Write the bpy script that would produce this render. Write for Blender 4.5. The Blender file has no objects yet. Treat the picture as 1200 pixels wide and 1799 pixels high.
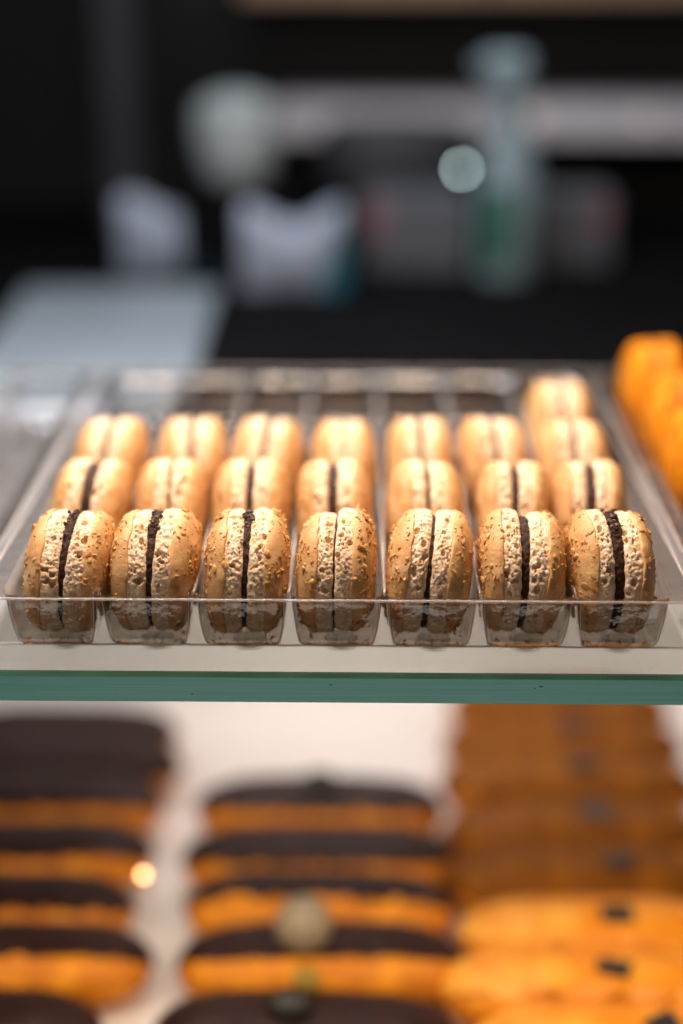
import bpy, bmesh, math, random
import numpy as np
from mathutils import Vector
S = 0.001                                   # everything below is written in millimetres
scene = bpy.context.scene
C = scene.collection

# ------------------------------------------------------------------ camera
CAMP = np.array([7.28, -434.0, 222.8]); PITCH = math.radians(22.54); YAW = math.radians(-0.78); FPX = 2500.0
cd = bpy.data.cameras.new('camera'); cam = bpy.data.objects.new('camera', cd); C.objects.link(cam)
cam.location = CAMP * S; cam.rotation_euler = (math.pi/2 - PITCH, 0, -YAW)
cd.sensor_fit = 'HORIZONTAL'; cd.sensor_width = 24; cd.lens = 50; cd.clip_start = 0.01; cd.clip_end = 50
cd.dof.use_dof = True; cd.dof.focus_distance = 0.463; cd.dof.aperture_fstop = 1.85
scene.camera = cam
_f = np.array([math.sin(YAW)*math.cos(PITCH), math.cos(YAW)*math.cos(PITCH), -math.sin(PITCH)])
_r = np.array([math.cos(YAW), -math.sin(YAW), 0.0]); _u = np.cross(_r, _f)
def ray(px, py): return _f + _r*(px-600)/FPX + _u*(899.5-py)/FPX
def on_z(px, py, z):                        # where the view line through a photo pixel meets a height
    v = ray(px, py); return CAMP + v*((z-CAMP[2])/v[2])
def on_y(px, py, y):                        # ... or a depth
    v = ray(px, py); return CAMP + v*((y-CAMP[1])/v[1])

# ------------------------------------------------------------------ world, lights, exposure
w = bpy.data.worlds.new('World'); scene.world = w; w.use_nodes = True
w.node_tree.nodes['Background'].inputs[0].default_value = (0.75, 0.85, 1.0, 1); w.node_tree.nodes['Background'].inputs[1].default_value = 0.012
scene.view_settings.view_transform = 'Standard'; scene.view_settings.look = 'None'
scene.view_settings.exposure = 0; scene.view_settings.gamma = 1
scene.cycles.transparent_max_bounces = 48; scene.cycles.max_bounces = 10; scene.cycles.sample_clamp_indirect = 6
def area(name, loc, target, sx, sy, power, col):
    l = bpy.data.lights.new(name, 'AREA'); l.shape = 'RECTANGLE'; l.size = sx*S; l.size_y = sy*S
    l.energy = power; l.color = col
    o = bpy.data.objects.new(name, l); C.objects.link(o); o.location = Vector(loc)*S
    o.rotation_euler = (Vector(target)-Vector(loc)).to_track_quat('-Z', 'Y').to_euler()
    return o
area('case_top_lamp', (-30, 60, 400), (-10, 20, 0), 360, 60, 3.5, (1.0, 0.78, 0.61))
area('rear_fill', (-160, 330, 380), (-60, 80, 0), 500, 50, 3.0, (0.92, 0.93, 1.0))  # unseen cool fill added from behind for the board and tray highlights
area('front_fill', (-250, -900, 260), (0, 0, 0), 400, 250, 0.37, (1.0, 0.91, 0.82))  # unseen low fill added in front for the general shop light
area('lower_case_lamp', (0, 0, -80), (0, 60, -200), 700, 30, .55, (1.0, 0.82, 0.62))
area('panel_fill', (20, 262, -70), (20, 335, -200), 560, 50, 0.33, (1.0, 0.93, 0.93))  # unseen fill added to brighten the lower white floor and back panel
area('edge_fill', (0, -430, -260), (0, -20, -10), 500, 200, 0.30, (1.0, 0.93, 0.85))  # unseen fill added from below to brighten the green glass edge
area('wall_fill', (80, 560, 520), (80, 800, 40), 500, 120, 1.3, (0.85, 0.92, 1.0))  # unseen fill added to brighten the ledge and the things behind
area('board_fill', (-330, 150, 430), (-210, 130, 0), 260, 260, 1.1, (0.72, 0.88, 1.0))  # unseen cool fill added to lift the pale area at left

# ------------------------------------------------------------------ materials
def nd(nt, t, **kw):
    n = nt.nodes.new(t)
    for k, v in kw.items(): setattr(n, k, v)
    return n
def mat(name, c1, c2=None, rough=0.6, scale=200, bump=0.0, bscale=None, spec=0.5, sss=0.0, srad=(1, .5, .25), sscale=0.001,
        coat=0.0, detail=6, lo=0.35, hi=0.65, stretch=None, island=0.0, metal=0.0, bdist=0.0004, vor=0.0):
    m = bpy.data.materials.new(name); m.use_nodes = True; nt = m.node_tree; p = nt.nodes['Principled BSDF']
    p.inputs['Roughness'].default_value = rough; p.inputs['Specular IOR Level'].default_value = spec
    p.inputs['Metallic'].default_value = metal; p.inputs['Coat Weight'].default_value = coat
    tc = nd(nt, 'ShaderNodeTexCoord'); src = tc.outputs['Object']
    if stretch:
        mp = nd(nt, 'ShaderNodeMapping'); mp.inputs['Scale'].default_value = stretch; nt.links.new(src, mp.inputs[0]); src = mp.outputs[0]
    if c2 is None: c2 = tuple(x*0.8 for x in c1)
    n = nd(nt, 'ShaderNodeTexNoise'); n.inputs['Scale'].default_value = scale; n.inputs['Detail'].default_value = detail
    nt.links.new(src, n.inputs['Vector'])
    r = nd(nt, 'ShaderNodeValToRGB'); r.color_ramp.elements[0].position = lo; r.color_ramp.elements[1].position = hi
    r.color_ramp.elements[0].color = (*c2, 1); r.color_ramp.elements[1].color = (*c1, 1)
    fac = n.outputs['Fac']
    if island:
        g = nd(nt, 'ShaderNodeNewGeometry'); mx = nd(nt, 'ShaderNodeMix'); mx.data_type = 'FLOAT'; mx.inputs[0].default_value = island
        nt.links.new(fac, mx.inputs[2]); nt.links.new(g.outputs['Random Per Island'], mx.inputs[3]); fac = mx.outputs[0]
    nt.links.new(fac, r.inputs[0]); nt.links.new(r.outputs[0], p.inputs['Base Color'])
    if sss:
        p.inputs['Subsurface Weight'].default_value = sss; p.inputs['Subsurface Radius'].default_value = srad; p.inputs['Subsurface Scale'].default_value = sscale
    if bump:
        b = nd(nt, 'ShaderNodeBump'); b.inputs['Strength'].default_value = bump; b.inputs['Distance'].default_value = bdist
        n2 = nd(nt, 'ShaderNodeTexNoise'); n2.inputs['Scale'].default_value = bscale or scale*3; n2.inputs['Detail'].default_value = 5
        nt.links.new(src, n2.inputs['Vector']); h = n2.outputs['Fac']
        if vor:
            v = nd(nt, 'ShaderNodeTexVoronoi'); v.inputs['Scale'].default_value = vor; nt.links.new(src, v.inputs['Vector'])
            ad = nd(nt, 'ShaderNodeMath', operation='ADD'); nt.links.new(h, ad.inputs[0]); nt.links.new(v.outputs['Distance'], ad.inputs[1]); h = ad.outputs[0]
        nt.links.new(h, b.inputs['Height']); nt.links.new(b.outputs[0], p.inputs['Normal'])
    return m
def clear(name, tint, gloss=0.03, ior=1.5, bump=0.0, bscale=60, haze=0.0, hcol=(.8, .8, .82), boost=1.0, f0=.04, fpow=5, edge=None):
    m = bpy.data.materials.new(name); m.use_nodes = True; nt = m.node_tree; nt.nodes.clear()
    out = nd(nt, 'ShaderNodeOutputMaterial'); tr = nd(nt, 'ShaderNodeBsdfTransparent'); gl = nd(nt, 'ShaderNodeBsdfGlossy')
    tr.inputs[0].default_value = (*tint, 1); gl.inputs['Roughness'].default_value = gloss; gl.inputs[0].default_value = (1, 1, 1, 1)
    fr = nd(nt, 'ShaderNodeLayerWeight'); fr.inputs['Blend'].default_value = .5; mx = nd(nt, 'ShaderNodeMixShader')
    pw = nd(nt, 'ShaderNodeMath', operation='POWER'); pw.inputs[1].default_value = fpow; nt.links.new(fr.outputs['Facing'], pw.inputs[0])
    ma = nd(nt, 'ShaderNodeMath', operation='MULTIPLY_ADD'); ma.inputs[1].default_value = 1-f0; ma.inputs[2].default_value = f0; nt.links.new(pw.outputs[0], ma.inputs[0])
    fac = ma.outputs[0]
    if boost != 1.0:
        mu = nd(nt, 'ShaderNodeMath', operation='MULTIPLY', use_clamp=True); mu.inputs[1].default_value = boost; nt.links.new(fac, mu.inputs[0]); fac = mu.outputs[0]
    nt.links.new(fac, mx.inputs[0]); nt.links.new(tr.outputs[0], mx.inputs[1]); nt.links.new(gl.outputs[0], mx.inputs[2])
    res = mx.outputs[0]
    if edge:
        p3 = nd(nt, 'ShaderNodeMath', operation='POWER'); p3.inputs[1].default_value = 2.5; nt.links.new(fr.outputs['Facing'], p3.inputs[0])
        mc = nd(nt, 'ShaderNodeMix'); mc.data_type = 'RGBA'; nt.links.new(p3.outputs[0], mc.inputs[0]); mc.inputs[6].default_value = (*tint, 1); mc.inputs[7].default_value = (*edge, 1)
        nt.links.new(mc.outputs[2], tr.inputs[0])
    if bump:
        tc = nd(nt, 'ShaderNodeTexCoord'); n = nd(nt, 'ShaderNodeTexNoise'); n.inputs['Scale'].default_value = bscale; n.inputs['Detail'].default_value = 4
        nt.links.new(tc.outputs['Object'], n.inputs['Vector'])
        b = nd(nt, 'ShaderNodeBump'); b.inputs['Strength'].default_value = bump; b.inputs['Distance'].default_value = 0.001
        nt.links.new(n.outputs['Fac'], b.inputs['Height']); nt.links.new(b.outputs[0], gl.inputs['Normal']); nt.links.new(b.outputs[0], fr.inputs['Normal'])
    if haze:
        df = nd(nt, 'ShaderNodeBsdfDiffuse'); df.inputs[0].default_value = (*hcol, 1); m2 = nd(nt, 'ShaderNodeMixShader'); m2.inputs[0].default_value = haze
        nt.links.new(res, m2.inputs[1]); nt.links.new(df.outputs[0], m2.inputs[2]); res = m2.outputs[0]
    nt.links.new(res, out.inputs[0])
    return m
def glow(name, col, s):
    m = bpy.data.materials.new(name); m.use_nodes = True; p = m.node_tree.nodes['Principled BSDF']
    p.inputs['Base Color'].default_value = (.8, .8, .8, 1); p.inputs['Emission Color'].default_value = (*col, 1); p.inputs['Emission Strength'].default_value = s
    return m
M = {}
M['shell'] = mat('almond shell', (.73, .45, .21), (.53, .25, .075), .55, 130, .6, 1600, .3, .22, (1.0, .5, .22), .0022, lo=.3, hi=.7, bdist=.00025)
M['foot'] = mat('almond crumb', (.88, .71, .53), (.72, .46, .25), .95, 420, .4, 1500, .05, .14, (1.0, .5, .22), .0016, bdist=.0005, vor=900)
M['flake'] = mat('toasted flakes', (.76, .44, .13), (.38, .14, .02), .45, 600, .3, 2500, .5, .2, (1., .5, .2), .0008, island=.8, lo=.1, hi=.95)
M['choc'] = mat('chocolate filling', (.075, .028, .013), (.014, .006, .004), .6, 700, .9, 900, .2, bdist=.0006)
M['orange_shell'] = mat('orange shell', (.95, .34, .002), (.50, .12, .001), .55, 260, 1.0, 700, .1, .12, (1, .4, .1), .002, vor=500)
M['orange_foot'] = mat('orange crumb', (.93, .36, .004), (.60, .16, .001), .65, 300, .9, 900, .3, .3, (1, .4, .1), .0015, bdist=.0006, vor=500)
M['flake_orange'] = mat('orange flakes', (.95, .45, .03), (.35, .07, .002), .5, 500, island=.9, lo=.2, hi=.8)
M['amber'] = mat('amber filling', (.35, .10, .004), None, .4, 300)
M['plastic'] = clear('clear tray plastic', (.80, .765, .74), .06, 1.5, .8, 90, haze=.005, f0=.09, fpow=3.4, edge=(.42, .37, .35))
M['pan'] = clear('clear pan plastic', (.93, .92, .91), .05, 1.5, .3, 60, haze=.003)
M['lip'] = clear('moulded lip with painted highlight', (.8, .8, .8), .15, 1.5, .6, 500, haze=.5, hcol=(.95, .92, .9), boost=2)  # milky white mixed in as painted highlight on lip, beads and foot rings
M['plastic_wall'] = clear('moulded rim with painted highlight', (.86, .84, .82), .12, 1.5, .8, 500, haze=.28, hcol=(.95, .88, .82), boost=2.2)  # milky white mixed in so the rim carries a painted highlight
M['glass'] = clear('shelf glass', (.90, .93, .91), .02, 1.5, 0, haze=.045, hcol=(.74, .64, .62))
M['white'] = mat('white enamel', (.84, .81, .79), (.79, .75, .73), .45, 8)
M['pale_board'] = mat('pale blue grey board', (.21, .25, .28), (.18, .21, .24), .4, 10)
M['black'] = mat('black counter', (.0035, .0035, .004), (.002, .002, .0025), .8, 20, spec=.06)
M['dark'] = mat('dark back wall', (.008, .008, .008), (.006, .006, .006), .8, 5)

# ------------------------------------------------------------------ object helpers
def tag(o, label=None, cat=None, group=None, kind=None):
    for k, v in (('label', label), ('category', cat), ('group', group), ('kind', kind)):
        if v: o[k] = v
    return o
def empty(name, loc, label, cat, group=None):
    o = bpy.data.objects.new(name, None); C.objects.link(o); o.location = Vector([float(v) for v in loc])*S
    o.empty_display_size = .01
    return tag(o, label, cat, group)
def mesh(name, V, F, m, parent=None, smooth=True, loc=None):
    me = bpy.data.meshes.new(name); V = np.asarray(V, float)*S
    me.from_pydata(V.tolist() if len(V) < 5000 else [tuple(v) for v in V], [], [list(map(int, f)) for f in F]); me.materials.append(m)
    if smooth: me.polygons.foreach_set('use_smooth', [True]*len(me.polygons))
    me.update()
    o = bpy.data.objects.new(name, me); C.objects.link(o)
    if parent: o.parent = parent
    if loc is not None: o.location = Vector([float(v) for v in loc])*S
    return o
def fast_mesh(name, V, Q, T, m, parent=None, smooth=True):      # numpy quads and triangles
    me = bpy.data.meshes.new(name); V = (np.asarray(V, np.float32)*S)
    Q = np.asarray(Q, np.int32).reshape(-1, 4); T = np.asarray(T, np.int32).reshape(-1, 3)
    me.vertices.add(len(V)); me.vertices.foreach_set('co', V.ravel())
    li = np.concatenate([Q.ravel(), T.ravel()]); me.loops.add(len(li)); me.loops.foreach_set('vertex_index', li)
    n = len(Q)+len(T); st = np.concatenate([np.arange(len(Q))*4, len(Q)*4+np.arange(len(T))*3]).astype(np.int32)
    me.polygons.add(n); me.polygons.foreach_set('loop_start', st)
    me.update(calc_edges=True); me.validate()
    me.polygons.foreach_set('use_smooth', np.full(len(me.polygons), smooth)); me.materials.append(m)
    o = bpy.data.objects.new(name, me); C.objects.link(o)
    if parent: o.parent = parent
    return o
def grid_quads(nu, nv, wrap_u=False, off=0):                     # index = i*nv + j
    i = np.arange(nu if wrap_u else nu-1)[:, None]; j = np.arange(nv-1)[None, :]; i2 = (i+1) % nu
    return (np.stack([i*nv+j, i2*nv+j, i2*nv+j+1, i*nv+j+1], -1).reshape(-1, 4)) + off
def box(name, lo, hi, m, parent=None, bev=0.0, loc=None):
    bm = bmesh.new(); bmesh.ops.create_cube(bm, size=1)
    lo = Vector([float(v) for v in lo]); hi = Vector([float(v) for v in hi])
    for v in bm.verts: v.co = Vector([(lo[i]+hi[i])/2 + v.co[i]*(hi[i]-lo[i]) for i in range(3)])*S
    if bev: bmesh.ops.bevel(bm, geom=bm.edges[:], offset=bev*S, segments=3, affect='EDGES', profile=.5)
    me = bpy.data.meshes.new(name); bm.to_mesh(me); bm.free(); me.materials.append(m)
    o = bpy.data.objects.new(name, me); C.objects.link(o)
    if parent: o.parent = parent
    if loc is not None: o.location = Vector(loc)*S
    return o
def lathe(name, prof, m, parent=None, seg=48, sy=1.0, c=(0, 0, 0), caps=True):   # profile of (radius, z)
    V = []; n = len(prof)
    for i in range(seg):
        a = 2*math.pi*i/seg
        for r, z in prof: V.append((c[0]+r*math.cos(a), c[1]+sy*r*math.sin(a), c[2]+z))
    F = grid_quads(seg, n, True).tolist()
    if caps:
        F.append([i*n for i in range(seg)][::-1]); F.append([i*n+n-1 for i in range(seg)])
    return mesh(name, V, F, m, parent)
def tube(name, pts, r, m, parent=None, seg=10):
    pts = [Vector([float(v) for v in p]) for p in pts]; V = []
    for i, p in enumerate(pts):
        d = (pts[min(i+1, len(pts)-1)]-pts[max(i-1, 0)]).normalized(); a = d.cross(Vector((0, 0, 1)))
        if a.length < 1e-3: a = d.cross(Vector((1, 0, 0)))
        a.normalize(); b = d.cross(a); rr = r[i] if isinstance(r, (list, tuple)) else r
        for k in range(seg):
            t = 2*math.pi*k/seg; V.append(p+a*(rr*math.cos(t))+b*(rr*math.sin(t)))
    n = len(pts); F = [[i*seg+k, i*seg+(k+1) % seg, (i+1)*seg+(k+1) % seg, (i+1)*seg+k] for i in range(n-1) for k in range(seg)]
    F += [list(range(seg))[::-1], [(n-1)*seg+k for k in range(seg)]]
    return mesh(name, [tuple(v) for v in V], F, m, parent)

# ------------------------------------------------------------------ numpy noise
def hsh(ix, iy, iz, s):
    h = (ix*374761393 + iy*668265263 + iz*2147483647 + s*1274126177) & 0xffffffff
    h = ((h ^ (h >> 13))*1274126177) & 0xffffffff; h = ((h ^ (h >> 15))*2246822519) & 0xffffffff
    return ((h ^ (h >> 16)) & 0xffff)/65535.0
def vnoise(P, s=0):
    P = np.asarray(P, float); I = np.floor(P).astype(np.int64); f = P-I; f = f*f*(3-2*f); out = 0
    for dx in (0, 1):
        for dy in (0, 1):
            for dz in (0, 1):
                wgt = (f[..., 0] if dx else 1-f[..., 0])*(f[..., 1] if dy else 1-f[..., 1])*(f[..., 2] if dz else 1-f[..., 2])
                out = out + wgt*hsh(I[..., 0]+dx, I[..., 1]+dy, I[..., 2]+dz, s)
    return out*2-1
def fbm(P, s=0, o=4):
    a = 1.0; t = 0; n = 0
    for k in range(o): t = t+a*vnoise(P*(2**k), s+k*17); n += a; a *= .5
    return t/n
def worley(P, s=0):
    P = np.asarray(P, float); I = np.floor(P).astype(np.int64); best = np.full(P.shape[:-1], 9.0)
    for dx in (-1, 0, 1):
        for dy in (-1, 0, 1):
            for dz in (-1, 0, 1):
                J = I+np.array([dx, dy, dz])
                c = J+np.stack([hsh(J[..., 0], J[..., 1], J[..., 2], s+q) for q in (1, 2, 3)], -1)
                best = np.minimum(best, ((P-c)**2).sum(-1))
    return np.sqrt(best)

# ------------------------------------------------------------------ macaron
ICO = None
def ico():
    global ICO
    if ICO is None:
        bm = bmesh.new(); bmesh.ops.create_icosphere(bm, subdivisions=1, radius=1)
        ICO = (np.array([v.co[:] for v in bm.verts]), np.array([[v.index for v in f.verts] for f in bm.faces])); bm.free()
    return ICO
def make_macaron(spec, R, res, seed, label, group, pal=('shell', 'foot', 'flake', 'choc'), flakes=170, name='macaron'):
    """spec: x, y, z0, half thickness, gap at top, gap at bottom, lean, (dz left, dz right), bits"""
    rng = np.random.default_rng(seed); R = R*rng.uniform(.985, 1.012)
    x0, y0, z0, H, gt, gb, lean, dzs, bits = spec
    root = empty(name, (x0, y0, z0), label, 'macaron', group); root.rotation_euler.z = math.radians(rng.uniform(-4.5, 4.5))
    nth = int(420*res); HF = H*0.43; nf = int(30*res)+4; ndm = int(40*res)+6
    th = np.arange(nth)/nth*2*math.pi
    def gap(z): t = np.clip(z/(2*R), -.1, 1.1); return gb+(gt-gb)*t
    for side, dz in ((-1, dzs[0]), (1, dzs[1])):
        sd = seed*7+(3 if side > 0 else 0); Rh = R*(1+rng.uniform(-.02, .012))
        oval = 1+rng.uniform(-.012, .012); ph = rng.uniform(0, 6.28)
        def place(u, r, T):                   # axial, radial, angle -> local mm
            u = u+(.75*vnoise(np.stack([T*2.2+sd, T*0, T*0+1.5], -1), sd)+.45*vnoise(np.stack([T*7+sd, T*0, T*0+3.5], -1), sd+2))*np.exp(-((u-HF)/1.6)**2)+.32*vnoise(np.stack([T*9+sd, T*0, T*0+7.5], -1), sd+4)*np.exp(-(u/.9)**2)
            rr = r*(1+(oval-1)*np.cos(2*(T+ph)))
            y = rr*np.cos(T); z = R+rr*np.sin(T)+dz
            x = side*(u+gap(z)/2)+lean*(z-R)
            return np.stack([x, y, z], -1)
        # foot: porous ring between the filling and the dome
        u = np.linspace(0, HF+.5, nf); T, U = np.meshgrid(th, u, indexing='ij')
        base = Rh*(.985-.018*np.cos(U/HF*math.pi*2)*.5)-.25*np.clip((U-HF+.7)/.7, 0, 1)
        edge = np.clip(U/2.0, 0, 1); base = base-1.5*(1-np.sqrt(1-(1-edge)**2))
        P = np.stack([U, Rh*np.cos(T), Rh*np.sin(T)], -1)
        mid = np.clip(np.minimum(U/.5, (HF+.3-U)/.7), 0, 1)
        wl = worley(P/1.25+seed*3.1, sd); wl2 = worley(P/.62+seed*1.7, sd+9)
        d = .40*fbm(P/2.1, sd, 3)+  .58*(.45-wl)+.26*(.45-wl2)+.12*fbm(P/.5, sd+5, 2)
        npit = 240; pt = rng.uniform(0, 2*math.pi, npit); pu = rng.uniform(.9, HF-.6, npit); pr = rng.uniform(.17, .40, npit)*np.where(rng.random(npit) < .13, 2.4, 1)
        pr = np.minimum(pr, 1.15); el = rng.uniform(.8, 1.5, npit); pc = np.stack([pu, Rh*np.cos(pt), Rh*np.sin(pt)], -1)
        dep = pr*rng.uniform(2.0, 3.2, npit); pit = np.zeros_like(T)
        for k in range(npit):
            dt = np.abs((T-pt[k]+math.pi) % (2*math.pi)-math.pi)*Rh/el[k]; m_ = dt < pr[k]*1.8
            if not m_.any(): continue
            q = np.sqrt(dt[m_]**2+(U[m_]-pu[k])**2)/(pr[k]*(1+.25*vnoise(P[m_]/.5, sd+31)))
            pit[m_] = np.maximum(pit[m_], dep[k]*np.clip((1.12-q)/.45, 0, 1)**.8)
        r = base+(d*(.35+.65*mid))-pit*mid
        V = place(U, r, T).reshape(-1, 3); Q = grid_quads(nth, nf, True)
        if side < 0: Q = Q[:, ::-1]
        cap = []                               # inner face towards the filling and the hidden back face
        V = np.concatenate([V, place(np.zeros(1), np.zeros(1), np.zeros(1)), place(np.full(1, HF+.5), np.zeros(1), np.zeros(1))])
        a = np.arange(nth); b = (a+1) % nth; c0 = nth*nf
        t0 = np.stack([np.full(nth, c0), b*nf, a*nf], -1); t1 = np.stack([np.full(nth, c0+1), a*nf+nf-1, b*nf+nf-1], -1)
        tt = np.concatenate([t0, t1]); tt = tt[:, ::-1] if side < 0 else tt
        footV, footQ, footT = V, Q, tt
        # dome: smooth skin
        s = np.linspace(0, 1, ndm); ua = HF+(H-HF)*np.sin(s*math.pi/2)**1.0
        ra = Rh*np.cos(s*math.pi/2)**.68
        ra = ra*1.0; ra[0] = Rh*.985
        T, Sx = np.meshgrid(th, s, indexing='ij'); U = np.broadcast_to(ua, T.shape); Rr = np.broadcast_to(ra, T.shape).copy()
        P = np.stack([U*1.0, Rr*np.cos(T), Rr*np.sin(T)], -1)
        nn = .42*fbm(P/6, sd+50, 2)+.13*fbm(P/1.5, sd+51, 3)-.5*np.clip(.16-worley(P/3.1+seed, sd+70), 0, 1)*4
        nrm_u = np.sin(Sx*math.pi/2)**1.3
        # small bare dimples in the skin
        Rr = Rr+nn*(1-nrm_u)+.05*fbm(P/.5, sd+60, 2)*(1-nrm_u); U = U+nn*nrm_u
        Rr[:, 0] -= .2
        DV = place(U, np.maximum(Rr, 0), T); V = DV.reshape(-1, 3); Q = grid_quads(nth, ndm, True)
        V = np.concatenate([V, place(np.full(1, HF), np.zeros(1), np.zeros(1))])
        t0 = np.stack([np.full(nth, nth*ndm), b*ndm, a*ndm], -1)
        if side < 0: Q = Q[:, ::-1]; t0 = t0[:, ::-1]
        sh = fast_mesh('shell', V, Q, t0, M[pal[0]], root)
        fast_mesh('crumb_foot', footV, footQ, footT, M[pal[1]], sh)
        if flakes:
            iv, if_ = ico(); FV = []; FT = []; k = 0
            for q in range(flakes):
                i = rng.integers(nth); j = int(min(ndm-3, 1+(rng.random()**.8)*ndm*.8))
                if fbm(DV[i, j][None]/5, sd+80, 2)[0] < rng.uniform(-.35, .3): continue
                p = DV[i, j]; e1 = DV[(i+2) % nth, j]-p; e2 = DV[i, j+1]-p
                n = np.cross(e1, e2)*(1 if side > 0 else -1); n = n/(np.linalg.norm(n)+1e-9)
                cen = np.array([side*HF, 0, R]); n = n if np.dot(n, p-cen) > 0 else -n
                sz = rng.gamma(2.4, .23)+.18; sz = min(sz, 1.8)
                ax = rng.normal(size=3); ax -= ax@n*n*rng.uniform(.5, 1); ax /= np.linalg.norm(ax); bx = np.cross(n, ax); bx /= np.linalg.norm(bx); cx = np.cross(ax, bx)
                L = np.stack([ax*sz*rng.uniform(.6, 1.1), bx*sz*rng.uniform(.4, .8), cx*sz*rng.uniform(.18, .45)])
                FV.append((iv*rng.uniform(.6, 1.35, (12, 1)))@L+p+n*sz*.15); FT.append(if_+12*k); k += 1
            if k:
                fl = fast_mesh('toasted_flakes', np.concatenate(FV), [], np.concatenate(FT), M[pal[2]], sh, smooth=False); fl['kind'] = 'stuff'
    # filling: a wedge-shaped disc
    nt_, nu = int(200*res)+20, 9
    T, W = np.meshgrid(np.arange(nt_)/nt_*2*math.pi, np.linspace(-1, 1, nu), indexing='ij')
    P = np.stack([W*2, R*np.cos(T), R*np.sin(T)], -1)
    up = np.clip(np.sin(T), 0, 1)**4
    r = R*.905+.7*fbm(P/1.2, seed+5, 3)-.5*W**2+up*bits*(1.0+1.5*fbm(P/1.1, seed+6, 3))
    z = R+r*np.sin(T); x = W*(gap(z)/2+.35)+lean*(z-R)
    V = np.stack([x, r*np.cos(T), z], -1).reshape(-1, 3); Q = grid_quads(nt_, nu, True)
    V = np.concatenate([V, [[-.3, 0, R], [.3, 0, R]]]); a = np.arange(nt_); b = (a+1) % nt_
    tt = np.concatenate([np.stack([np.full(nt_, nt_*nu), b*nu, a*nu], -1), np.stack([np.full(nt_, nt_*nu+1), a*nu+nu-1, b*nu+nu-1], -1)])
    fi = fast_mesh('filling', V, Q, tt, M[pal[3]], root)
    if bits > .3:
        iv, if_ = ico(); FV = []; FT = []
        for k in range(26):
            t = math.pi/2+rng.normal()*.28; rr = R*.97+rng.uniform(-.2, 1.0)*bits; zz = R+rr*math.sin(t)
            p = np.array([rng.uniform(-1, 1)*(gap(zz)/2+.5)+lean*(zz-R), rr*math.cos(t)-rng.uniform(0, 2), zz])
            FV.append(iv*rng.uniform(.5, 1.4, (12, 1))*rng.uniform(.3, .95, 3)+p); FT.append(if_+12*k)
        fb = fast_mesh('chocolate_bits', np.concatenate(FV), [], np.concatenate(FT), M['bits'], fi, smooth=False); fb['kind'] = 'stuff'
    return root
M['bits'] = mat('flaky chocolate', (.10, .04, .018), (.03, .012, .008), .5, 700, .4, 1500, island=.6)

RR = 20.66
# photo x of left edge, x of right edge, gap top, gap bottom, filling lean (mm over full height), dz left, dz right, bits
rows = [
 [(40, 190, 3.2, .5, 4.2, 0, -.3, 1.0), (191, 346, 3.2, .9, 2.0, 0, .4, 1.2), (357, 506, 2.6, 1.5, 2.0, -.2, .1, .8), (521, 661, .5, .7, 0.4, -.4, .9, 0),
  (679, 832, 1.0, 2.8, 3.0, 0, 0, 0), (842, 996, 3.6, 1.9, .8, .9, 0, .3), (1003, 1150, 4.2, 2.8, -.3, .6, 0, 1.4)],
 [(84, 222, 4.6, 3.2, 4.0, 0, 0, .2), (235, 360, 1.0, .8, 1.2, 0, 0, 0), (370, 508, 3.2, 2.6, 1.0, 0, .3, 0), (520, 655, 4.0, 3.2, -1.0, 0, 0, 0),
  (680, 815, 1.5, 2.2, 1.0, 0, 0, 0), (842, 970, 3.4, .6, 0, 0, 0, 0), (975, 1108, 3.6, 3.2, -1.0, 0, .2, 0)],
 [(125, 252, 1.2, 1.2, 3.6, 0, 0, 0), (272, 395, 1.0, .9, 1.8, 0, 0, 0), (406, 531, 2.2, 2.0, 1.2, 0, 0, 0), (546, 660, .3, .3, .4, 0, 0, 0),
  (680, 797, 1.4, 1.2, 0, 0, 0, 0), (808, 928, .7, .7, -1.0, .2, 0, 0), (946, 1076, .6, .6, -1.5, 0, 0, 0)],
 [None]*6+[(930, 1042, 1.2, 1.0, 0, 0, 0, 0)],
]
ordn = ['leftmost', 'second from the left', 'third from the left', 'middle one', 'third from the right', 'second from the right', 'rightmost']
look0 = ['almond macaron whose chocolate filling narrows from a wide top to a slit', 'flake-covered almond macaron with dark bits bulging at the top of its seam',
         'almond macaron with a medium dark chocolate seam', 'almond macaron with its halves nearly touching and the right half higher',
         'almond macaron with a thin curved filling that widens downwards', 'heavily flaked almond macaron with a thick filling that starts below its tops',
         'almond macaron with the thickest chocolate filling and bits sticking out on top']
for r, row in enumerate(rows):
    for c, sp in enumerate(row):
        if sp is None: continue
        xl, xr, gt, gb, ln, dl, dr, bits = sp
        gt = max(gt*.85, 1.9 if r > 1 and c != 3 else 0); gb = max(gb*.85, 1.4 if r > 1 and c != 3 else 0); d = r*47.9; off = (0, 1.2, -.8, .4, -.5, .9, 0)[(c*3+r) % 7]*(0.6 if r else .3)
        pa = on_y(xl, 970-80*r if r == 0 else 860-75*(r-1), d-6); pb = on_y(xr, 970-80*r if r == 0 else 860-75*(r-1), d-6)
        dl, dr = (dl, dr) if r == 0 else (dl+.5*math.sin(c*2.1+r*5), dr+.5*math.cos(c*1.7+r*3)); H = (pb[0]-pa[0]-(gt+gb)/2)/2; xc = (pa[0]+pb[0])/2
        if r == 0: lab = look0[c]+', front row, '+ordn[c]
        elif r == 1: lab = 'almond macaron in the second row of the tray, '+ordn[c]+' of that row'
        elif r == 2: lab = 'blurred almond macaron in the third row back, '+ordn[c]+' of that row'
        else: lab = 'lone almond macaron standing farthest back, behind the rightmost column of the tray'
        if r == 0: lab = ' '.join(lab.split()[:16]) if len(lab.split()) <= 16 else look0[c]+', front row'
        make_macaron((xc, d+off, .4, H, gt, gb, ln/41.3, (dl, dr), bits), RR, 1.0 if r == 0 else .62 if r == 1 else .45, 11+r*31+c*5,
                     lab, 'almond macarons in the tray', flakes=(620, 220, 60, 50)[r])
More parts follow.
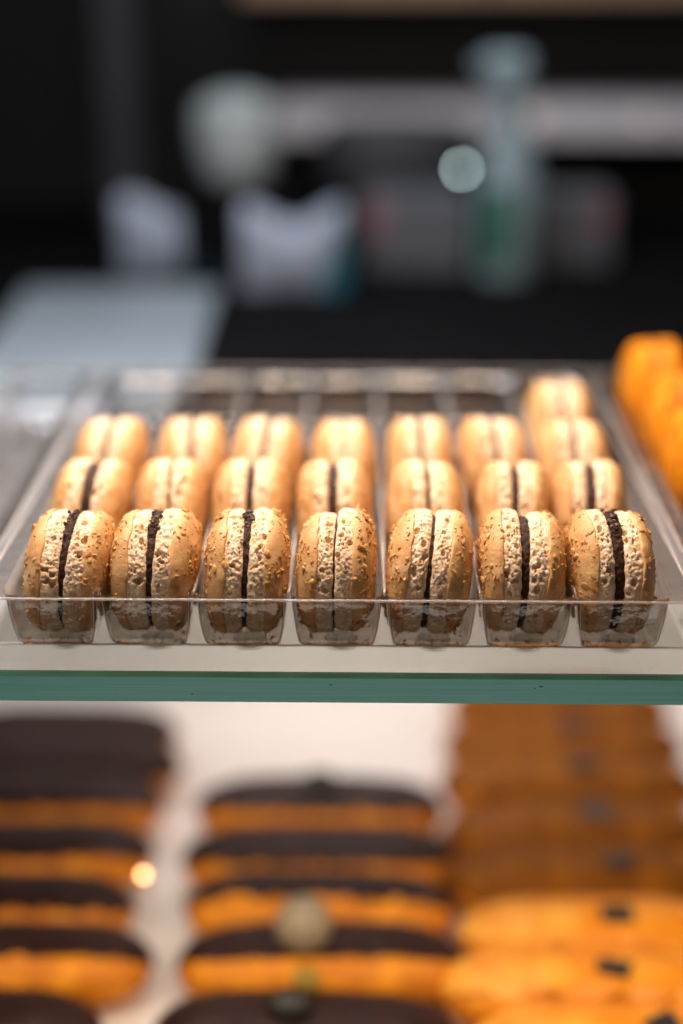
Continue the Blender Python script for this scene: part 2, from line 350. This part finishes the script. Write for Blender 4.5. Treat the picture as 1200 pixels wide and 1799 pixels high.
for k, (px, py, d, tall) in enumerate([(1146, 690, 198, 3.0), (1190, 750, 152, 1.0), (1230, 820, 106, 0)]):
    p = on_y(px, py, d)
    make_macaron((p[0], d, .4, 12.6, 1.8, 1.4, 0, (0, .6), 0), 21.3+tall*.3, .5, 300+k,
                 ['bright orange macaron farthest back in the right-hand tray', 'bright orange macaron between two others, cut by the right edge', 'nearest bright orange macaron, low at the right edge'][k],
                 'orange macarons in the next tray', ('orange_shell', 'orange_foot', 'flake_orange', 'amber'), 260)

# ------------------------------------------------------------------ clear plastic trays
RZ = 22.3
def make_tray(loc, label, full):
    t = empty('clear_plastic_tray', loc, label, 'plastic tray', 'clear plastic macaron trays')
    xs = np.arange(-115, 115.01, .45 if full else .9); ys = np.concatenate([np.arange(-25, 8, .4), np.arange(8, 226.1, 1.6)])
    X, Y = np.meshgrid(xs, ys, indexing='ij')
    ci = np.clip(np.round(X/31), -3, 3); dx = np.abs(X-ci*31)
    tx = np.maximum(0, dx-9.0)/6.2; ty = np.maximum(np.maximum(0, -8.5-Y)/13.8, np.maximum(0, Y-206)/9)
    p = 4.0; tt = (tx**p+ty**p)**(1/p)
    Z = .25+(RZ-.25)*np.where(tt < 1, np.clip(tt, 0, 1)**4.5, 1)
    # low cross ribs moulded across the trough floors between the macarons
    Z = Z+np.where(tt < .6, 1, 0)*0
    rid = np.exp(-((np.mod(Y+24, 47.9)-0)/2.0)**2)+np.exp(-((np.mod(Y+24, 47.9)-47.9)/2.0)**2)
    Z = Z-np.where((tt >= 1) & (dx > 15.2) & (np.abs(X) < 107), 1.4*np.clip((Y+19)/2, 0, 1), 0)
    # wavy imperfections
    Z = Z+.12*vnoise(np.stack([X/6, Y/6, X*0], -1), 4)
    V = np.stack([X, Y, Z], -1).reshape(-1, 3)
    ins = fast_mesh('cup_sheet', V, grid_quads(len(xs), len(ys)), [], M['plastic'], t)
    # rolled rim round the sheet
    rim = [(-115, -25, RZ), (115, -25, RZ), (115, 226, RZ), (-115, 226, RZ), (-115, -25, RZ)]
    pts = []
    for a, b in zip(rim[:-1], rim[1:]):
        for k in range(30):
            s = k/30; pts.append((a[0]+(b[0]-a[0])*s, a[1]+(b[1]-a[1])*s, RZ+.12*math.sin(k*1.7)*.6))
    pts.append(rim[0]); tube('rolled_rim', pts, .42, M['plastic_wall'], t, 8)
    # cup mouth line at the front, the base pan with its rim, feet
    for c in range(7):
        cx = (c-3)*31.0
        f = lathe('foot', [(0.1, -3.4), (3.2, -3.4), (4.6, -2.6), (5.4, -1.0), (5.6, -.2)], M['plastic_wall'], t, 24, .8, (cx+1.5, -7, 0), False)
        tube('foot_ring', [(cx+1.5+5.0*math.cos(a_), -7+4.0*math.sin(a_), -3.1) for a_ in np.linspace(0, 2*math.pi, 25)], .16, M['lip'], f, 6)
        for sg in (-1, 1):
            pts = []
            for q in range(22):
                tt_ = 1-.66*(q/21)**1.2; k_ = tt_/2**.25; pts.append((cx+sg*(9+6.2*k_), -8.5-13.8*k_-.12, .25+(RZ-.25)*tt_**4.5))
            tube('corner_bead', pts, [.13+.2*(q/21) for q in range(22)], M['lip'], t, 6)  # moulded corner edge, whitened and thickened to paint its glints
        if c < 6: tube('ridge_crest', [(cx+15.5+.1*math.sin(q*1.3), -18.5+q*6, RZ-1.3+.25*math.sin(q*.9+c)) for q in range(41)], [.4]+[.62]*39+[.4], M['plastic_wall'], t, 8)  # whitish tube added to draw the highlights along the ridge tops
    b = box('base_pan', (-116, -13.6, -.45), (116, 226, -.1), M['pan'], t)
    tube('base_lip', [(-116+k*2.9, -13.6, .15+.08*math.sin(k*.9)+.05*math.sin(k*2.3)) for k in range(81)], .34, M['lip'], t, 8)
    return t
t0 = make_tray((0, 0, 0), 'clear plastic tray holding the rows of almond macarons on the glass shelf', True)
def copy_tree(o, parent=None):
    c = o.copy(); C.objects.link(c)
    if parent: c.parent = parent
    for ch in [q for q in bpy.data.objects if q.parent == o]: copy_tree(ch, c)
    return c
for dx, lab in ((-233, 'empty clear plastic tray at the left edge beside the almond macarons'), (234, 'clear plastic tray holding orange macarons at the right edge')):
    t = copy_tree(t0); t.location.x = dx*S; t['label'] = lab
for px in (86, 1119):                       # whitish tubes drawn as the squiggly highlight on the two outer cups
    p = on_y(px, 1098, -18.3)
    tube('highlight_streak', [(p[0]+(k-5)*1.55, -18.6+.02*(k-5)**2, p[2]+.35*math.cos(k*.7)+.02*(k-5)**2) for k in range(11)], [.03]+[.13]*9+[.03], M['plastic_wall'], t0, 6)

iv, if_ = ico(); rng = np.random.default_rng(77); FV = []; FT = []; k = 0
for c in range(7):
    for q in range(46):
        side = rng.choice([-1, 1]) if rng.random() < .6 else rng.uniform(-1, 1)
        p = np.array([(c-3)*31.0+side*rng.uniform(7.5, 11), rng.uniform(-15.5, 20) if q % 2 else rng.uniform(-16, -10), 0])
        tx = max(0, abs(p[0]-(c-3)*31)-9)/6.2; ty = max(0, -8.5-p[1])/13.8; p[2] = .55+RZ*((tx**4+ty**4)**.25)**4.5
        FV.append(iv*rng.uniform(.5, 1.4, (12, 1))*rng.uniform(.2, .75, 3)+p); FT.append(if_+12*k); k += 1
o = fast_mesh('fallen_crumbs', np.concatenate(FV), [], np.concatenate(FT), M['flake'], None, False)
tag(o, 'toasted crumbs fallen into the bottoms of the tray cups', 'crumbs', kind='stuff')

# ------------------------------------------------------------------ glass shelf
M['edge'] = mat('green glass edge', (.26, .92, .76), (.19, .74, .60), .22, 60, .15, 300, .5, stretch=(.25, 6, 22), coat=.3, lo=.25, hi=.75)
M['edge_top'] = mat('green glass arris', (.07, .21, .13), (.05, .16, .10), .3, 60, stretch=(.3, 6, 6))
M['chip'] = mat('chipped glass', (.02, .07, .05), (.10, .25, .18), .2, 900, .8)
sh = empty('glass_shelf', (0, 110, -14), 'thick clear glass shelf with a green front edge carrying the macaron trays', 'glass shelf')
GY, GT, GB = -26.8, -3.4, -14.0
box('glass_panel', (-460, GY+1.0-110, GB+14), (460, 250-110, GT+14), M['glass'], sh)
box('front_edge', (-460, GY-110, GB+14), (460, GY+.98-110, GT+14-1.4), M['edge'], sh, .12)
V = [(-460, GY-110, GT+12.58), (460, GY-110, GT+12.58), (-460, GY+1.5-110, GT+14.02), (460, GY+1.5-110, GT+14.02), (-460, GY+1.5-110, GT+12.58), (460, GY+1.5-110, GT+12.58)]
mesh('arris', V, [[0, 1, 3, 2], [2, 3, 5, 4], [4, 5, 1, 0], [0, 2, 4], [1, 5, 3]], M['edge_top'], sh, False)
rng = np.random.default_rng(5)
for px, py, sz in ((337, 1219, .55), (581, 1203, .6), (951, 1206, .9), (940, 1209, .5), (204, 1218, .25), (1108, 1206, .25), (880, 1201, .2)):
    p = on_y(px, py, GY-.05); iv, if_ = ico()
    fast_mesh('chip', iv*rng.uniform(.4, 1.5, (12, 1))*np.array([sz*.75, .1, sz*.4])+np.array([p[0], GY-.02-110, p[2]+14]), [], if_, M['chip'], sh, False)

# ------------------------------------------------------------------ lower shelf and the case behind
LZ = -216
tag(box('lower_shelf_floor', (-420, -40, LZ-8), (420, 345, LZ), M['white']), kind='structure')
tag(box('case_back_panel', (-420, 345, LZ-8), (420, 351, -60), M['white']), kind='structure')
tag(box('counter_top', (-700, 262, -42), (900, 905, -22), M['black']), kind='structure')
tag(box('back_wall', (-1500, 905, -600), (1500, 925, 1200), M['dark']), kind='structure')
a = on_z(60, 490, -20); b = on_z(382, 488, -20); c = on_z(180, 1035, -20)
bx = [on_z(*q, -20)[:2] for q in ((50, 503), (384, 503), (338, 665), (178, 1030), (-420, 1030), (-60, 660))]
V = [(q[0], q[1], z) for z in (-20, -21.8) for q in bx]; n = len(bx)
o = mesh('pale_board', V, [list(range(n))[::-1], list(range(n, 2*n))]+[[i, (i+1) % n, (i+1) % n+n, i+n] for i in range(n)], M['pale_board'], None, False)
tag(o, 'pale blue grey board lying on the black counter behind the tray, at left', 'board')

M['filler'] = mat('pale liner', (.58, .64, .70), (.50, .56, .62), .5, 15, .3, 25)  # pale sheets added to lighten the areas under the side trays
o = box('filler_sheet', (-420, 8, -3.35), (-119, 248, -2.6), M['filler']); tag(o, 'pale bluish liner sheet added to lighten the area under the empty left-hand tray', 'filler')
o = box('filler_sheet', (119, 12, -3.35), (420, 120, -2.6), M['filler']); tag(o, 'pale liner sheet added to lighten the front half of the tray of orange macarons', 'filler')

# ------------------------------------------------------------------ eclairs
M['choux'] = mat('choux pastry', (.90, .33, .004), (.58, .16, .002), .6, 60, .6, 300, .4, .15, (1, .5, .2), .002)
M['cglaze'] = mat('dark chocolate glaze', (.034, .011, .008), (.020, .007, .005), .5, 60, .3, 60, .22)
M['kglaze'] = mat('caramel glaze', (.26, .083, .003), (.14, .038, .0015), .5, 60, .3, 60, .12)
M['oglaze'] = mat('pale orange glaze', (.92, .40, .04), (.80, .25, .004), .4, 45, .4, 80, .4, lo=.4, hi=.6)
M['deco'] = mat('dark decoration', (.018, .014, .010), None, .5, 300)
M['gold'] = mat('speckled praline ball', (.42, .34, .24), (.16, .11, .05), .5, 500, .8, 700)
M['olive'] = mat('golden leaf dust', (.35, .22, .015), None, .5, 300)
def make_eclair(x, y, z, L, Wd, Ht, rz, glaze, label, group, seed, deco=None, dx=0, front=1.05):
    e = empty('eclair', (x, y, z), label, 'eclair', group); e.rotation_euler.z = rz
    nx, na = 70, 40
    def surf(a0, a1, off, na):
        s = np.linspace(-1, 1, nx); A = np.linspace(a0, a1, na); Sx, An = np.meshgrid(s, A, indexing='ij')
        k = (1-np.abs(Sx)**4)**.5; k = np.maximum(k, .0)
        P = np.stack([Sx*6, np.cos(An)*2, np.sin(An)*2], -1); n = .05*fbm(P, seed, 3)
        yy = (Wd/2*(1+n)+off)*k*np.cos(An); zz = Ht/2+(Ht/2*(1+n)+off)*k*np.sign(np.sin(An))*np.abs(np.sin(An))**.85
        return np.stack([Sx*(L/2+off*.8), yy, zz], -1), nx, na
    sq = np.random.default_rng(seed); L = L*sq.uniform(.95, 1.03); Ht = Ht*sq.uniform(.93, 1.05)
    V, n1, n2 = surf(0, 2*math.pi, 0, na); fast_mesh('pastry', V.reshape(-1, 3), grid_quads(n1, n2)[:, ::-1], [], M['choux'], e)
    V, n1, n2 = surf(-.15, math.pi-front, 1.1, 24)
    wv = 3.4*vnoise(np.stack([V[..., 0]/7, V[..., 1]/30, V[..., 2]*0], -1), seed+3); eg = np.zeros(n2); eg[:4] = [1, .7, .4, .2]; eg[-4:] = [.2, .4, .7, 1]
    V[..., 2] += wv*eg; fast_mesh('glaze', V.reshape(-1, 3), grid_quads(n1, n2)[:, ::-1], [], M[glaze], e)
    if deco == 'ball':
        d = lathe('decoration', [(.1, -4), (8, -2), (11.5, 3), (12.5, 8), (11, 14), (7.5, 18), (.1, 20)], M['gold'], e, 24, 1, (dx, -1, Ht), True)
        lathe('gold_dust', [(.1, -10), (6.5, -8), (9, -2), (7, 4), (.1, 6)], M['olive'], d, 20, 1, (dx+1, -13, Ht-9), True)
    elif deco == 'nib':
        lathe('decoration', [(.1, 0), (9, .5), (9.5, 4), (7, 7), (.1, 9)], M['deco'], e, 20, .8, (dx, 0, Ht+.5), True)
    elif deco == 'tile':
        d = box('decoration', (-7, -6, -1), (7, 4, 1.4), M['deco'], e, .6); d.location = Vector((dx, -1, Ht+1.4))*S; d.rotation_euler = (.15*math.sin(seed*3), .12*math.cos(seed*5), .5*math.sin(seed*2.3))
    return e
HT = 30; ZT = LZ+HT+3
where = ['farthest back', 'second from the back', 'third from the back', 'fourth from the back', 'fifth from the back', 'sixth from the back', 'seventh from the back', 'nearest']
def col(entries, x_of, glaze, fmt, group, s0, deco):
    n = len(entries)
    for i, (pxc, py) in enumerate(entries):
        p = on_z(pxc, py, ZT); g = glaze(i)
        wd = 42
        make_eclair(p[0]+(-64 if x_of == 'right' else 0), p[1], LZ+.6, 131 if x_of == 'c' else 124, wd, HT, math.radians([0, 1, -1, 1.5, -.5, .8, -1, .6][i]), g[0],
                    g[1]+(where[i] if i < n-1 else 'nearest')+' '+fmt, group, s0+i, *deco(i), front=g[2])
col([(318, 1252), (315, 1302), (300, 1364), (276, 1454), (252, 1546), (268, 1644), (190, 1762)], 'right',
    lambda i: ('cglaze', 'dark chocolate glazed eclair, ', .25 if i < 2 else (.6, .7, .85, 1.05, 1.0)[i-2]), 'in the left-hand column', 'chocolate eclairs in the left column', 500, lambda i: (None, 0))
col([(562, 1374), (560, 1460), (562, 1548), (562, 1646), (535, 1768)], 'c',
    lambda i: ('cglaze', 'dark chocolate glazed eclair, ', (.7, .7, 1.1, 1.05, .9)[i]), 'in the middle column', 'chocolate eclairs in the middle column', 520,
    lambda i: [('nib', 0), (None, 0), (None, 0), ('ball', -7), ('nib', -6)][i])
col([(985, 1204), (992, 1268), (1001, 1338), (1012, 1420), (1024, 1508), (1055, 1600), (1050, 1690), (1100, 1792)], 'c',
    lambda i: ('kglaze', 'brown caramel glazed eclair, ', .3) if i < 5 else ('oglaze', 'bright orange glazed eclair, ', .8), 'in the right-hand column', 'eclairs in the right column', 540,
    lambda i: [('tile', 4), ('tile', 4), ('tile', 6), ('tile', 10), ('tile', 16), ('tile', 7), ('tile', 7), ('tile', 14)][i])
# white paper mats between the columns are the shelf itself; a glowing bead is added for the bokeh highlight left of the middle column
M['warm'] = glow('warm bokeh glow', (1, .5, .18), 12)
p = on_y(252, 1537, 150); o = lathe('bokeh_bead', [(.1, -1.6), (1.2, -1.2), (1.6, 0), (1.2, 1.2), (.1, 1.6)], M['warm'], None, 16)
o.location = Vector(on_z(252, 1537, ZT+4))*S
tag(o, 'tiny glowing bead added for a warm highlight over the left column of eclairs', 'lamp')

# ------------------------------------------------------------------ things on the counter behind, far out of focus
CZ = -22.0
def mcol(n, c, r=.5): return mat(n, c, None, r, 30)
M['bottle'] = mcol('blue grey plastic', (.20, .28, .32), .45); M['green'] = mcol('dark green label', (.004, .11, .07))
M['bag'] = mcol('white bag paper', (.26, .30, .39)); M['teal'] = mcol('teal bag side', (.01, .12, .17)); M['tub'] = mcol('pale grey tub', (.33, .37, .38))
M['grey'] = mcol('grey box', (.10, .11, .13)); M['pink'] = mcol('pinkish print', (.24, .11, .14)); M['ledge'] = mcol('pale ledge', (.80, .76, .80)); M['post'] = mcol('dim post', (.035, .035, .043))
M['brownledge'] = mcol('tan ledge', (.45, .28, .18))
# spray bottle
Y = 560
def X(px, py, y=Y): return on_y(px, py, y)
b0 = on_z(888, 492, CZ); kx = X(888, 300)[0]
zb = CZ; zt = lambda py: X(880, py, b0[1])[2]-CZ
mm = 1090/2500.0
bt = empty('spray_bottle', (b0[0], b0[1], CZ), 'tall blue grey spray bottle with a green label standing on the black counter', 'spray bottle')
z = zt
lathe('body', [(1, 0), (20, .5), (22, 4), (22, z(330)), (19, z(285)), (13, z(240)), (10, z(215)), (10, z(205))], M['bottle'], bt, 40, .75)
lathe('neck', [(10.5, z(205)), (11, z(195)), (11, z(150)), (12, z(140))], M['bottle'], bt, 32, .8, (-3, 0, 0))
hd = box('trigger_head', (-22, -9, z(150)), (11, 9, z(90)), M['bottle'], bt, 6)
box('nozzle', (-28, -5, z(128)), (-22, 5, z(102)), M['bottle'], bt, 2)
box('label', (-19, -18.2, z(450)), (-1, -16.5, z(325)), M['green'], bt, .5)
# two bags
def bag(pxl, pxr, pyt, pyb, y, label):
    a = on_z((pxl+pxr)/2, pyb, CZ); l = on_y(pxl, pyb, a[1])[0]-a[0]; r = on_y(pxr, pyb, a[1])[0]-a[0]; h = on_y((pxl+pxr)/2, pyt, a[1])[2]-CZ
    g = empty('paper_bag', (a[0], a[1], CZ), label, 'bag', 'packed bags on the counter'); w_ = r-l
    # front face with a slumped top edge, sides, back
    n = 16; V = []; F = []
    for yy, bul in ((0, 1), (38, -1)):
        for i in range(n+1):
            s = i/n; hh = h*(1-.22*math.sin(math.pi*s)**1.4+.03*math.sin(9*s))
            for j in range(7):
                t = j/6; V.append((l+w_*s, yy-bul*4*math.sin(math.pi*s)*math.sin(math.pi*t)*1.5, hh*t))
    N = (n+1)*7
    for k in (0, 1):
        F += [[k*N+i*7+j, k*N+(i+1)*7+j, k*N+(i+1)*7+j+1, k*N+i*7+j+1] for i in range(n) for j in range(6)]
    F += [[i*7+6, (i+1)*7+6, N+(i+1)*7+6, N+i*7+6] for i in range(n)]+[[j, j+1, N+j+1, N+j] for j in range(6)]+[[n*7+j, n*7+j+1, N+n*7+j+1, N+n*7+j] for j in range(6)]
    mesh('front', V, F, M['bag'], g)
    V = [(r-w_*.22, -7, 0), (r+1, -3, 0), (r+1, -3, h*.85), (r-w_*.05, -5.5, h*.72), (r+1, 40, 0), (r+1, 40, h*.85)]
    V += [(x_+1.2, y_+1, z_) for x_, y_, z_ in V]
    mesh('side_panel', V, [[0, 1, 2, 3], [1, 4, 5, 2], [6, 9, 8, 7], [7, 8, 11, 10], [0, 3, 9, 6], [3, 2, 8, 9], [2, 5, 11, 8], [0, 6, 7, 1], [1, 7, 10, 4], [4, 10, 11, 5]], M['teal'], g, False)
bag(212, 392, 352, 484, Y, 'white and teal bag with a slumped top, at the far end of the pale board')
bag(424, 602, 372, 512, Y, 'white and teal bag standing on the black counter right of the pale board')
# pale round tub on a black stand
p = on_y(418, 322, 640); q = on_y(418, 158, 640); h = q[2]-p[2]
st = box('black_stand', (p[0]-40, 610, CZ), (p[0]+40, 680, p[2]-.5), M['black']); tag(st, 'black stand under the pale round tub behind the bags', 'stand')
tb = empty('round_tub', (p[0], 645, p[2]), 'pale grey rounded tub above and behind the two bags', 'tub')
lathe('tub_body', [(1, 0), (22, 0), (25, 4), (31, h*.45), (31, h*.7)], M['tub'], tb, 40)
lathe('lid', [(32, h*.7), (32, h*.74), (27, h*.88), (15, h*.97), (.2, h)], M['tub'], tb, 40)
# grey boxes
def bxp(name, l, r, t, bpy_, depth, m, label, cat, y=None, extra=None):
    a = on_z((l+r)/2, bpy_, CZ); x0 = on_y(l, bpy_, a[1])[0]; x1 = on_y(r, bpy_, a[1])[0]; zt_ = on_y(l, t, a[1])[2]
    g = empty(name, ((x0+x1)/2, a[1], CZ), label, cat); hw = (x1-x0)/2
    box('carton', (-hw, 0, 0), (hw, depth, zt_-CZ), m, g, 2); H_ = zt_-CZ
    box('printed_band', (-hw+2 if extra != 'r' else hw-14, -.6, H_*.55), (-hw+16 if extra != 'r' else hw-4, -.05, H_*.95), M['pink'], g)
bxp('carton_box', 640, 822, 350, 478, 60, M['grey'], 'low grey box with a pinkish mark left of the spray bottle', 'box')
bxp('carton_box', 950, 1072, 345, 470, 50, M['grey'], 'grey box with a pinkish mark right of the spray bottle', 'box', extra='r')
M['hump'] = mcol('dark bag cloth', (.05, .052, .06))
a = on_z(700, 455, CZ); o = lathe('dark_bowl', [(1, 0), (40, 0), (62, 40), (64, 86), (60, 92), (.5, 96)], M['hump'], None, 40, .5); o.location = (a[0]*S, (a[1]+110)*S, CZ*S)
tag(o, 'dark covered bowl behind the low grey box', 'bowl')
# ledge, post, upper ledge on the back wall
def wallbox(name, l, r, t, b, y, dep, m, label, cat):
    x0 = on_y(l, (t+b)/2, y)[0]; x1 = on_y(r, (t+b)/2, y)[0]; z1 = on_y(600, t, y)[2]; z0 = on_y(600, b, y)[2]
    return tag(box(name, (x0, y, z0), (x1, y+dep, z1), m, None, 1.5), label, cat)
wallbox('wall_ledge', 478, 1700, 191, 243, 800, 104, M['ledge'], 'pale ledge running across the dark back wall behind the spray bottle', 'ledge')
wallbox('upper_shelf', 420, 1700, -90, -4, 800, 104, M['brownledge'], 'tan shelf edge at the very top of the picture', 'shelf')
wallbox('support_post', 172, 236, -300, 480, 780, 40, M['post'], 'dim upright post rising behind the bags at the left', 'post')
M['cool'] = glow('cool lamp glass', (.62, .82, .80), 30); M['warm2'] = glow('warm lamp glass', (1, .75, .6), 1.3)
def lamp(px, py, y, r, m, label):
    p = on_y(px, py, y); g = empty('small_glow', p, label, 'lamp', 'small lamps against the back wall')
    lathe('glass', [(.1, -r), (r*.7, -r*.7), (r, 0), (r*.7, r*.7), (.1, r)], m, g, 16); box('holder', (-r*.5, r*.8, -r*.5), (r*.5, r*3, r*.5), M['black'], g)
lamp(811, 297, 640, 1.6, M['cool'], 'glowing bead standing in for a bright round highlight just left of the spray bottle')  # glowing bead added in place of a small reflected highlight
lamp(942, 208, 780, 3, M['warm2'], 'faint pinkish point of light on the ledge right of the spray bottle')
lamp(1132, 208, 780, 2.6, M['warm2'], 'faint warm point of light near the right end of the ledge')
